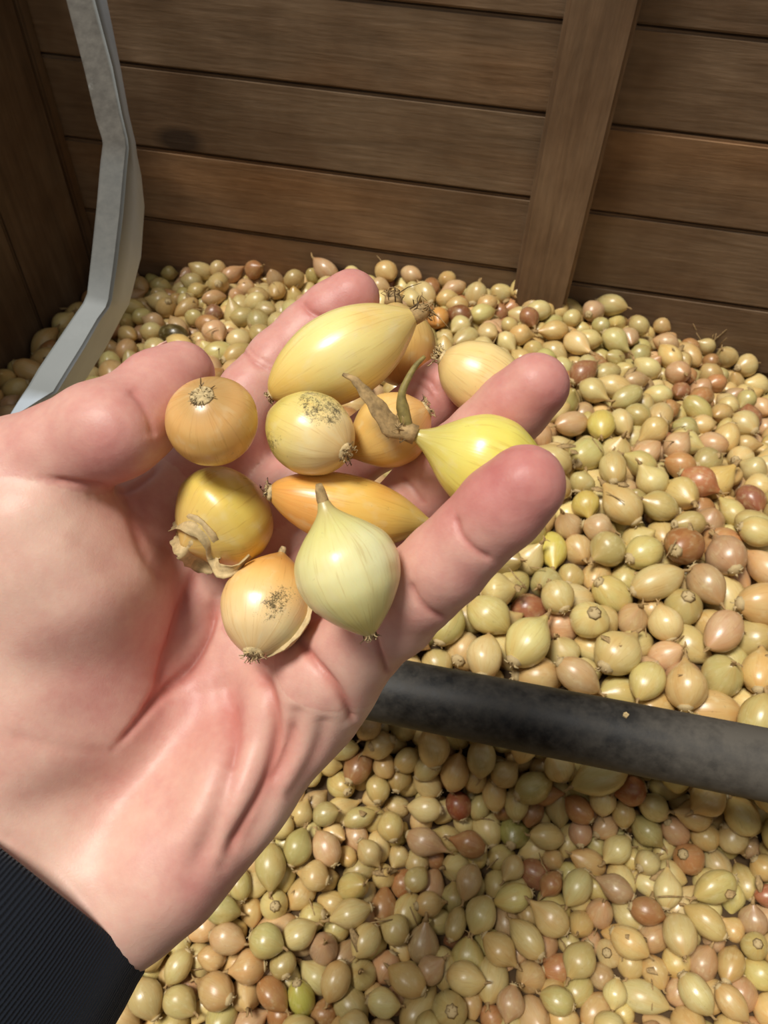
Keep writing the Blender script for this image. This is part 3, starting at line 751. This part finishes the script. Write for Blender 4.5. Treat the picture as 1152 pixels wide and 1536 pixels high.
# nails on the far side of the fingertips
M_nail = plain('nail', srgb(224, 178, 160), .3, .05, 200, .5)
for n in FP:
    (a, ra), (t_, rt) = FP[n][-2], FP[n][-1]; d = (t_ - a) / np.linalg.norm(t_ - a)
    back = {'thumb': np.array([-.72, -.62, .30])}.get(n, np.array([.10, -.25, 1.0]))
    back = back - d * back.dot(d); back /= np.linalg.norm(back); s = np.cross(d, back)
    Vn = []; Fn = []
    for i in range(7):
        for j in range(9):
            u = (i / 6) * 11.0 - 8.0; ang = (j / 8 - .5) * 1.45 * (1 if i < 5 else .9)
            rr2 = math.sqrt(max(rt * rt - max(0, u) ** 2, 1.0)) + .25
            Vn.append(t_ + d * u + (back * math.cos(ang) + s * math.sin(ang)) * rr2)
    for i in range(6):
        for j in range(8): Fn.append((i * 9 + j, i * 9 + j + 1, (i + 1) * 9 + j + 1, (i + 1) * 9 + j))
    nl = link('fingernail', mesh_from('fingernail', cam2world(np.array(Vn)), Fn), M_nail, hand)
    so = nl.modifiers.new('s', 'SOLIDIFY'); so.thickness = .0006; so.offset = 0

# dark cuff round the wrist
ct = NT('navy_knit')
_uv = ct.attr('cuv'); wv = ct.new('ShaderNodeTexWave'); ct.set(wv.inputs['Vector'], _uv); wv.inputs['Scale'].default_value = 1.0; wv.inputs['Distortion'].default_value = .6
kn = ct.noise(_uv, 3.0, 3, .6)
ccol = ct.mix(ct.math('MULTIPLY', wv.outputs['Fac'], kn), (.004, .006, .011, 1), (.010, .014, .022, 1))
ct.bump(ct.math('ADD', wv.outputs['Fac'], ct.math('MULTIPLY', kn, .6)), .6, .0012)
M_cuff = ct.out(Base_Color=ccol, Roughness=.9, Specular_IOR_Level=.15, Sheen_Weight=.15)
mid, axis, side, nrm2, hw = CUFF_MID, CUFF_AX, CUFF_SIDE, CUFF_UP, CUFF_HW
SEG, RG = 96, 26; V = []; UVc = []; F = []
prof = [(-1.2, -2.2), (-1.6, -1.2), (-1.4, -.3), (0.2, .3)] + [(3 + 5.5 * k, .5 + .09 * k * 5.5 + .5 * math.sin(k * .9)) for k in range(RG - 4)]
for (s_, g) in prof:
    for k in range(SEG):
        a = 2 * math.pi * k / SEG; ca, sa = math.cos(a), math.sin(a)
        rib = .10 * math.cos(a * 48) if s_ > 0 else 0
        V.append(mid + axis * s_ + side * (hw + g + rib) * np.sign(ca) * abs(ca) ** .9 + nrm2 * (CUFF_HT + g + rib) * np.sign(sa) * abs(sa) ** .9); UVc.append((a * 12, s_ * .5, 0))
n = len(prof)
for i in range(n - 1):
    for k in range(SEG): F.append((i * SEG + k, i * SEG + (k + 1) % SEG, (i + 1) * SEG + (k + 1) % SEG, (i + 1) * SEG + k))
cm = mesh_from('sleeve_cuff', cam2world(np.array(V)), F); set_vec(cm, 'cuv', UVc)
bm = bmesh.new(); bm.from_mesh(cm); bmesh.ops.recalc_face_normals(bm, faces=bm.faces); bm.to_mesh(cm); bm.free()
cuff = link('sleeve_cuff', cm, M_cuff, hand); cuff['label'] = 'dark navy ribbed sleeve cuff round the wrist'

# ------------------------------------------------------------------ the held onions
UNIT = {}
def unit_pts(kind):
    if kind not in UNIT:
        V, F, OC = onion_vf(kind, 20, 16, 1, rough=0, ridge=0); UNIT[kind] = V
    return UNIT[kind]
placed = []
def implicit(P, pl):
    """rough signed distance (mm) of points to a placed onion"""
    c, R3, w, L, kind = pl; qv_ = (P - c) @ R3; t = qv_[:, 2] / L + .5
    PR = np.array(PROF[kind]); r = np.interp(t, PR[:, 0] + np.arange(len(PR)) * 1e-6, PR[:, 1]) * w / 2
    rad = np.hypot(qv_[:, 0], qv_[:, 1]); return np.where((t < 0) | (t > 1), 5.0, (rad - r) * .85)
def ramp_cols(t, stops):
    P = [s[0] for s in stops]; A = np.array([srgb(*s[1])[:3] for s in stops]); return np.stack([np.interp(t, P, A[:, k]) for k in range(3)], 1)
HELD = [
 # name key, centre px, depth from which to lower it (mm), tip direction (x right, y down, z away), width px, length px, shape, colours root->tip, dirt, label
 ('A', (319, 634), 178, (0.05, .50, .86), 137, 134, 'round', [(0, (186, 148, 90)), (.12, (214, 166, 102)), (.45, (222, 176, 98)), (.75, (224, 184, 90)), (1, (214, 172, 80))], .35, 'round copper-orange onion in front of the thumb tip with its root scar facing up'),
 ('B', (333, 778), 178, (-.62, .52, -.45), 156, 148, 'round', [(0, (222, 184, 92)), (.5, (226, 202, 98)), (1, (214, 176, 104))], .1, 'round golden onion in the palm with torn papery skin at its neck'),
 ('C', (461, 648), 176, (-.76, -.42, .50), 124, 164, 'egg', [(0, (206, 172, 112)), (.15, (232, 208, 150)), (.4, (226, 204, 128)), (.65, (216, 196, 106)), (1, (186, 170, 80))], .2, 'egg-shaped onion smeared with dark soil in the middle of the hand'),
 ('E', (583, 648), 190, (-.85, .50, .05), 112, 138, 'egg', [(0, (214, 158, 92)), (.3, (228, 186, 112)), (1, (214, 176, 96))], .2, 'orange-tan onion partly hidden behind the long dry stalks'),
 ('F', (526, 764), 180, (.96, .20, .12), 108, 252, 'long', [(0, (202, 150, 76)), (.15, (230, 168, 84)), (.4, (236, 194, 98)), (.7, (224, 188, 94)), (1, (210, 182, 102))], .05, 'long orange-yellow onion lying behind the pale pear-shaped one'),
 ('D2', (598, 515), 205, (-.12, -.97, .10), 112, 132, 'egg', [(0, (214, 170, 94)), (.6, (214, 178, 104)), (1, (200, 170, 110))], .2, 'golden onion peeping out behind the largest long onion'),
 ('D', (516, 532), 185, (.86, -.48, .02), 134, 256, 'long', [(0, (224, 188, 98)), (.2, (230, 206, 124)), (.45, (234, 220, 146)), (.65, (232, 216, 138)), (1, (212, 182, 106))], .05, 'largest long pale-yellow onion lying across index finger with a frayed dry tip'),
 ('J', (728, 572), 184, (.86, .46, .06), 108, 156, 'egg', [(0, (192, 156, 100)), (.1, (228, 200, 134)), (.5, (234, 208, 142)), (1, (218, 184, 110))], .05, 'cream-tan onion wedged between the middle and ring fingers'),
 ('I', (716, 690), 174, (-.93, -.37, -.05), 148, 222, 'pear', [(0, (218, 200, 84)), (.4, (228, 216, 100)), (.7, (220, 208, 108)), (1, (184, 166, 92))], .08, 'yellow-green onion with two long dry stalks held under the little finger'),
 ('H', (402, 903), 165, (.16, -.80, .58), 134, 176, 'egg', [(0, (204, 168, 116)), (.2, (234, 204, 152)), (.55, (236, 192, 118)), (.8, (232, 174, 90)), (1, (224, 164, 78))], .3, 'orange onion nearest the wrist with black speckles and a root tuft'),
 ('G', (520, 852), 150, (-.33, -.94, -.04), 158, 218, 'top', [(0, (212, 194, 114)), (.25, (230, 220, 150)), (.5, (230, 224, 166)), (.8, (212, 206, 132)), (1, (176, 156, 98))], .05, 'pale green-white pear-shaped onion on top, its brown neck pointing up'),
]
HO = {}
def fibres(base, d, n, spread, L, r, seed, parent, name, mat, curl=.5):
    """small tuft of dry fibres in camera mm"""
    g = np.random.default_rng(seed); u, v, d = frame_from(np.asarray(d, float)); b = Bag()
    for k in range(n):
        a = g.uniform(0, 6.28); s = g.uniform(.15, 1) * spread; w = u * math.cos(a) + v * math.sin(a)
        l = L * g.uniform(.5, 1.2); w2 = u * g.normal(0, 1) + v * g.normal(0, 1)
        b.add(tube_vf([base + w * s - d * .6, base + w * s * 1.15 + d * l * .5, base + w * s * (1.2 + curl) + d * l * .8 + w2 * l * .35 * curl, base + w * s * 1.2 + w2 * l * .8 * curl + d * l], [r, r * .9, r * .7, r * .3], 4))
    return link(name, mesh_from(name, cam2world(np.array(b.V)), b.F), mat, parent)
for hi_, (key, pc_, d0, tip, wpx, lpx, kind, stops, dirt, lab) in enumerate(HELD):
    tip = np.array(tip, float); tip /= np.linalg.norm(tip)
    seed = 40 + hi_; u, v, _ = frame_from(tip); R3 = np.stack([u, v, tip], 1); UP = unit_pts(kind)
    ds, pens = np.arange(d0, d0 + 42, .5), []
    for d in ds:
        s = d / FPX; P = (UP * [wpx * s, wpx * s, lpx * s]) @ R3.T + K(*pc_, d)
        pen = hand_sdf(P).min()
        for pl in placed: pen = min(pen, implicit(P, pl).min())
        pens.append(pen)
    pens = np.array(pens); free = np.where(pens > -.25)[0]
    if len(free):
        k = free[0]
        while k + 1 < len(pens) and pens[k + 1] > -.35: k += 1
    else: k = int(np.argmax(pens)); print('tight seat', key, pens.max().round(2))
    d = {'J': 198.0, 'I': 175.5, 'C': 182.0, 'D': 196.0, 'D2': 222.0}.get(key, ds[k])
    s = d / FPX; w, L = wpx * s, lpx * s; c = K(*pc_, d); placed.append((c, R3, w, L, kind))
    print(key, 'depth', round(d, 1), 'w', round(w, 1), 'L', round(L, 1))
    V, F, OC = onion_vf(kind, 72, 56, seed, bend=(-.05 if key == 'F' else 0), rough=.012, ridge=.003)
    t = V[:, 2] + .5; Pc = (V * [w, w, L]) @ R3.T + c
    col = ramp_cols(t, stops); g = np.random.default_rng(seed); a = np.arctan2(V[:, 1], V[:, 0])
    dm = np.full(len(V), dirt) * np.clip(.25 + .9 * np.sin(a * 1.0 + g.uniform(0, 6.28)) * np.sin(t * 5 + g.uniform(0, 6)), .05, 1.2)
    scr = np.stack([576 + FPX * Pc[:, 0] / Pc[:, 2], 768 + FPX * Pc[:, 1] / Pc[:, 2]], 1)
    def patch(px, py, r): return np.exp(-((scr[:, 0] - px) ** 2 + (scr[:, 1] - py) ** 2) / r ** 2)
    def tint(wt, rgb): col[:] = col * (1 - wt[:, None]) + np.array(srgb(*rgb)[:3]) * wt[:, None]
    if key == 'C': dm = dm * .35 + 1.0 * patch(468, 600, 30) + .9 * patch(500, 622, 26) + .9 * patch(398, 668, 26) + .35 * patch(440, 650, 60)
    if key == 'H':
        dm = dm * .2 + .85 * patch(425, 895, 34) + .6 * patch(395, 925, 40); tint(.75 * patch(440, 950, 24), (214, 208, 150)); tint(.5 * patch(380, 930, 45), (232, 204, 150))
    if key == 'G': tint(.55 * patch(560, 815, 45), (222, 222, 178)); tint(.35 * patch(455, 890, 30), (224, 206, 140)); tint(.5 * patch(592, 850, 10), (190, 150, 90))
    if key == 'F': tint(.5 * patch(470, 775, 40), (224, 138, 66)); tint(.4 * patch(580, 735, 26), (222, 146, 66))
    if key == 'A': tint(.45 * patch(322, 570, 30), (160, 124, 70)); dm += .6 * patch(348, 680, 24)
    if key == 'D': tint(.5 * patch(550, 475, 24), (212, 158, 76)); tint(.35 * patch(520, 610, 40), (214, 168, 72)); tint(.3 * patch(440, 590, 40), (214, 166, 76))
    if key == 'I': tint(.45 * patch(650, 630, 30), (176, 166, 96))
    me = mesh_from('onion', cam2world(Pc) - cam2world(c), F); set_vec(me, 'oc', OC); set_col(me, 'Col', col); set_f(me, 'dirt', dm.clip(0, 1))
    o = link('onion', me, M_onion_held, None, cam2world(c)); tag(o, lab, 'onion', 'onions held in the hand'); HO[key] = o
    inv = Matrix.Translation(-Vector(cam2world(c)))
    def kid(ob): ob.matrix_parent_inverse = inv; return ob
    root = c - tip * L * .5; neck = c + tip * L * .5
    # root scar with its fibres
    rs = {'A': 3.2, 'C': 2.4, 'H': 3.0, 'E': 2.6, 'J': 2.4, 'F': 2.4, 'G': 1.6}.get(key, 2.0)
    b = Bag(); pv_ = np.interp(.035, [p[0] for p in PROF[kind]], [p[1] for p in PROF[kind]]) * w / 2
    b.add(tube_vf([root + tip * L * .030, root + tip * L * .006, root - tip * .25], [min(pv_ * .95, rs), rs * .75, rs * .25], 14))
    rp = kid(link('root_plate', mesh_from('root_plate', cam2world(np.array(b.V)), b.F), M_root, o))
    fl_ = {'A': .8, 'J': 2.2}.get(key, 1.2)
    kid(fibres(root + tip * .3, -tip, 22, rs * .75, fl_, .17, seed, o, 'root_fibre', M_root)); kid(fibres(root + tip * .3, -tip, 9, rs * .9, fl_ * (.5 if key == 'A' else 1), .15, seed + 100, o, 'root_fibre', M_root_dark))
    # dry neck
    if key in ('A', 'C'): continue
    nr = {'G': 1.25, 'I': 2.2, 'D': 2.3, 'D2': 2.6, 'B': 2.0}.get(key, 1.1); nl = {'G': 3.2, 'I': 3.0, 'D': 3.0, 'D2': 2.6}.get(key, 1.6)
    b = Bag(); jx = u * g.normal(0, .3) + v * g.normal(0, .3)
    b.add(tube_vf([neck - tip * L * .05, neck, neck + tip * nl * .6 + jx, neck + tip * nl + jx * 2], [nr * 1.02, nr, nr * .85, nr * .55], 12))
    if key != 'B': kid(link('neck', mesh_from('neck', cam2world(np.array(b.V)), b.F), M_stalk if key in ('G', 'D', 'I', 'D2') else M_root, o))
    if key in ('D', 'D2', 'I'):
        kid(fibres(neck + tip * nl * .3, tip, 20, nr * .8, 3.0, .22, seed + 7, o, 'frayed_fibre', M_stalk, .7)); kid(fibres(neck - tip * 1.0, tip, 10, nr * 1.05, 3.4, .2, seed + 8, o, 'frayed_fibre', M_root_dark, .7))
def strip(pts, widths, thick, wdir, name, mat, parent, ripple=0.0):
    """thin papery strip with thickness; pts in camera mm"""
    P = catmull(pts, 22); w = np.interp(np.linspace(0, 1, 22), np.linspace(0, 1, len(widths)), widths); V = []; F = []; m = 7
    for i in range(22):
        t = P[min(i + 1, 21)] - P[max(i - 1, 0)]; t /= np.linalg.norm(t); wd = np.asarray(wdir, float) - t * np.dot(wdir, t); wd /= np.linalg.norm(wd); nn3 = np.cross(t, wd)
        for sgn in (1, -1):
            for j in range(m):
                uu = j / (m - 1) * 2 - 1; jag = 1 + .10 * math.sin(i * 1.7 + j)
                V.append(P[i] + wd * w[i] * uu * (jag if abs(uu) > .9 else 1) + nn3 * (sgn * thick + ripple * math.cos(uu * 7 + i * .35) * w[i] * .16 + .25 * w[i] * uu * uu))
    R_ = 2 * m
    for i in range(21):
        for j in range(m - 1):
            a = i * R_ + j; F.append((a, a + 1, a + 1 + R_, a + R_)); a = i * R_ + m + j; F.append((a + R_, a + 1 + R_, a + 1, a))
        a = i * R_; F.append((a, a + R_, a + R_ + m, a + m)); a = i * R_ + m - 1; F.append((a + m, a + R_ + m, a + R_, a))
    F.append(tuple(range(m)) + tuple(range(2 * m - 1, m - 1, -1))); e = 21 * R_; F.append(tuple(range(e + m - 1, e - 1, -1)) + tuple(range(e + m, e + 2 * m)))
    ob = link(name, mesh_from(name, cam2world(np.array(V)), F), mat, parent); ob.matrix_parent_inverse = Matrix.Translation(-parent.location); return ob
PLD = dict(zip([h[0] for h in HELD], placed))
# two stalks on the yellow-green onion
c, R3, w, L, kind = PLD['I']; nk = c + R3[:, 2] * L * .5; dI = nk[2]
strip([nk + R3[:, 2] * .2, K(590, 640, dI - 1.5), K(568, 612, dI - 3), K(545, 584, dI - 4), K(531, 568, dI - 4.5), K(514, 561, dI - 4)], [1.6, 2.5, 2.1, 1.4, .85, .35], .12, (.5, -.6, .3), 'dry_leaf', M_stalk, HO['I'], 1.0)
b = Bag(); b.add(tube_vf(catmull([nk, K(604, 612, dI - 1), K(603, 590, dI - 2), K(612, 568, dI - 2), K(624, 548, dI - 1.5), K(637, 535, dI - 1)], 20), np.interp(np.linspace(0, 1, 20), [0, .2, .35, .6, 1], [1.3, 1.5, .95, .75, .45]), 8))
ob = link('stem', mesh_from('stem', cam2world(np.array(b.V)), b.F), M_stalk_green, HO['I']); ob.matrix_parent_inverse = Matrix.Translation(-HO['I'].location); ob['label'] = 'greenish curved stem'
# papery collar on the round golden onion
def on_onion(key, px, py, lift=.3):
    """point on the near surface of a held onion at a pixel"""
    c, R3, w, L, kind = PLD[key]; ds = np.arange(c[2] - 25, c[2] + 6, .12); P = np.stack([K(px, py, d) for d in ds]); s = implicit(P, PLD[key]); h = np.where(s < lift)[0]
    return P[h[0]] if len(h) else K(px, py, c[2])
strip([on_onion('B', 258, 792), on_onion('B', 278, 784), on_onion('B', 300, 792), on_onion('B', 316, 812), on_onion('B', 322, 838), K(330, 856, PLD['B'][0][2] - 9), K(352, 852, PLD['B'][0][2] - 10.5), K(374, 832, PLD['B'][0][2] - 10)],
      [1.2, 2.2, 2.5, 2.0, 1.8, 1.7, 1.6, 1.2], .12, (.55, -.6, -.3), 'loose_skin', M_papery, HO['B'], .8)
strip([on_onion('B', 262, 806), on_onion('B', 280, 822), on_onion('B', 300, 840), on_onion('B', 322, 852)], [1.5, 3.2, 3.4, 1.6], .12, (.6, -.5, -.3), 'loose_skin', M_papery, HO['B'], .5)
# split outer skin on the speckled onion
strip([on_onion('H', 458, 888), on_onion('H', 462, 912), on_onion('H', 450, 940), on_onion('H', 424, 968), on_onion('H', 400, 984)], [.4, 1.3, 1.6, 1.2, .5], .1, (.8, .3, -.3), 'loose_skin', M_papery, HO['H'], .4)
print('done', round(time.time() - T0, 1), 's')
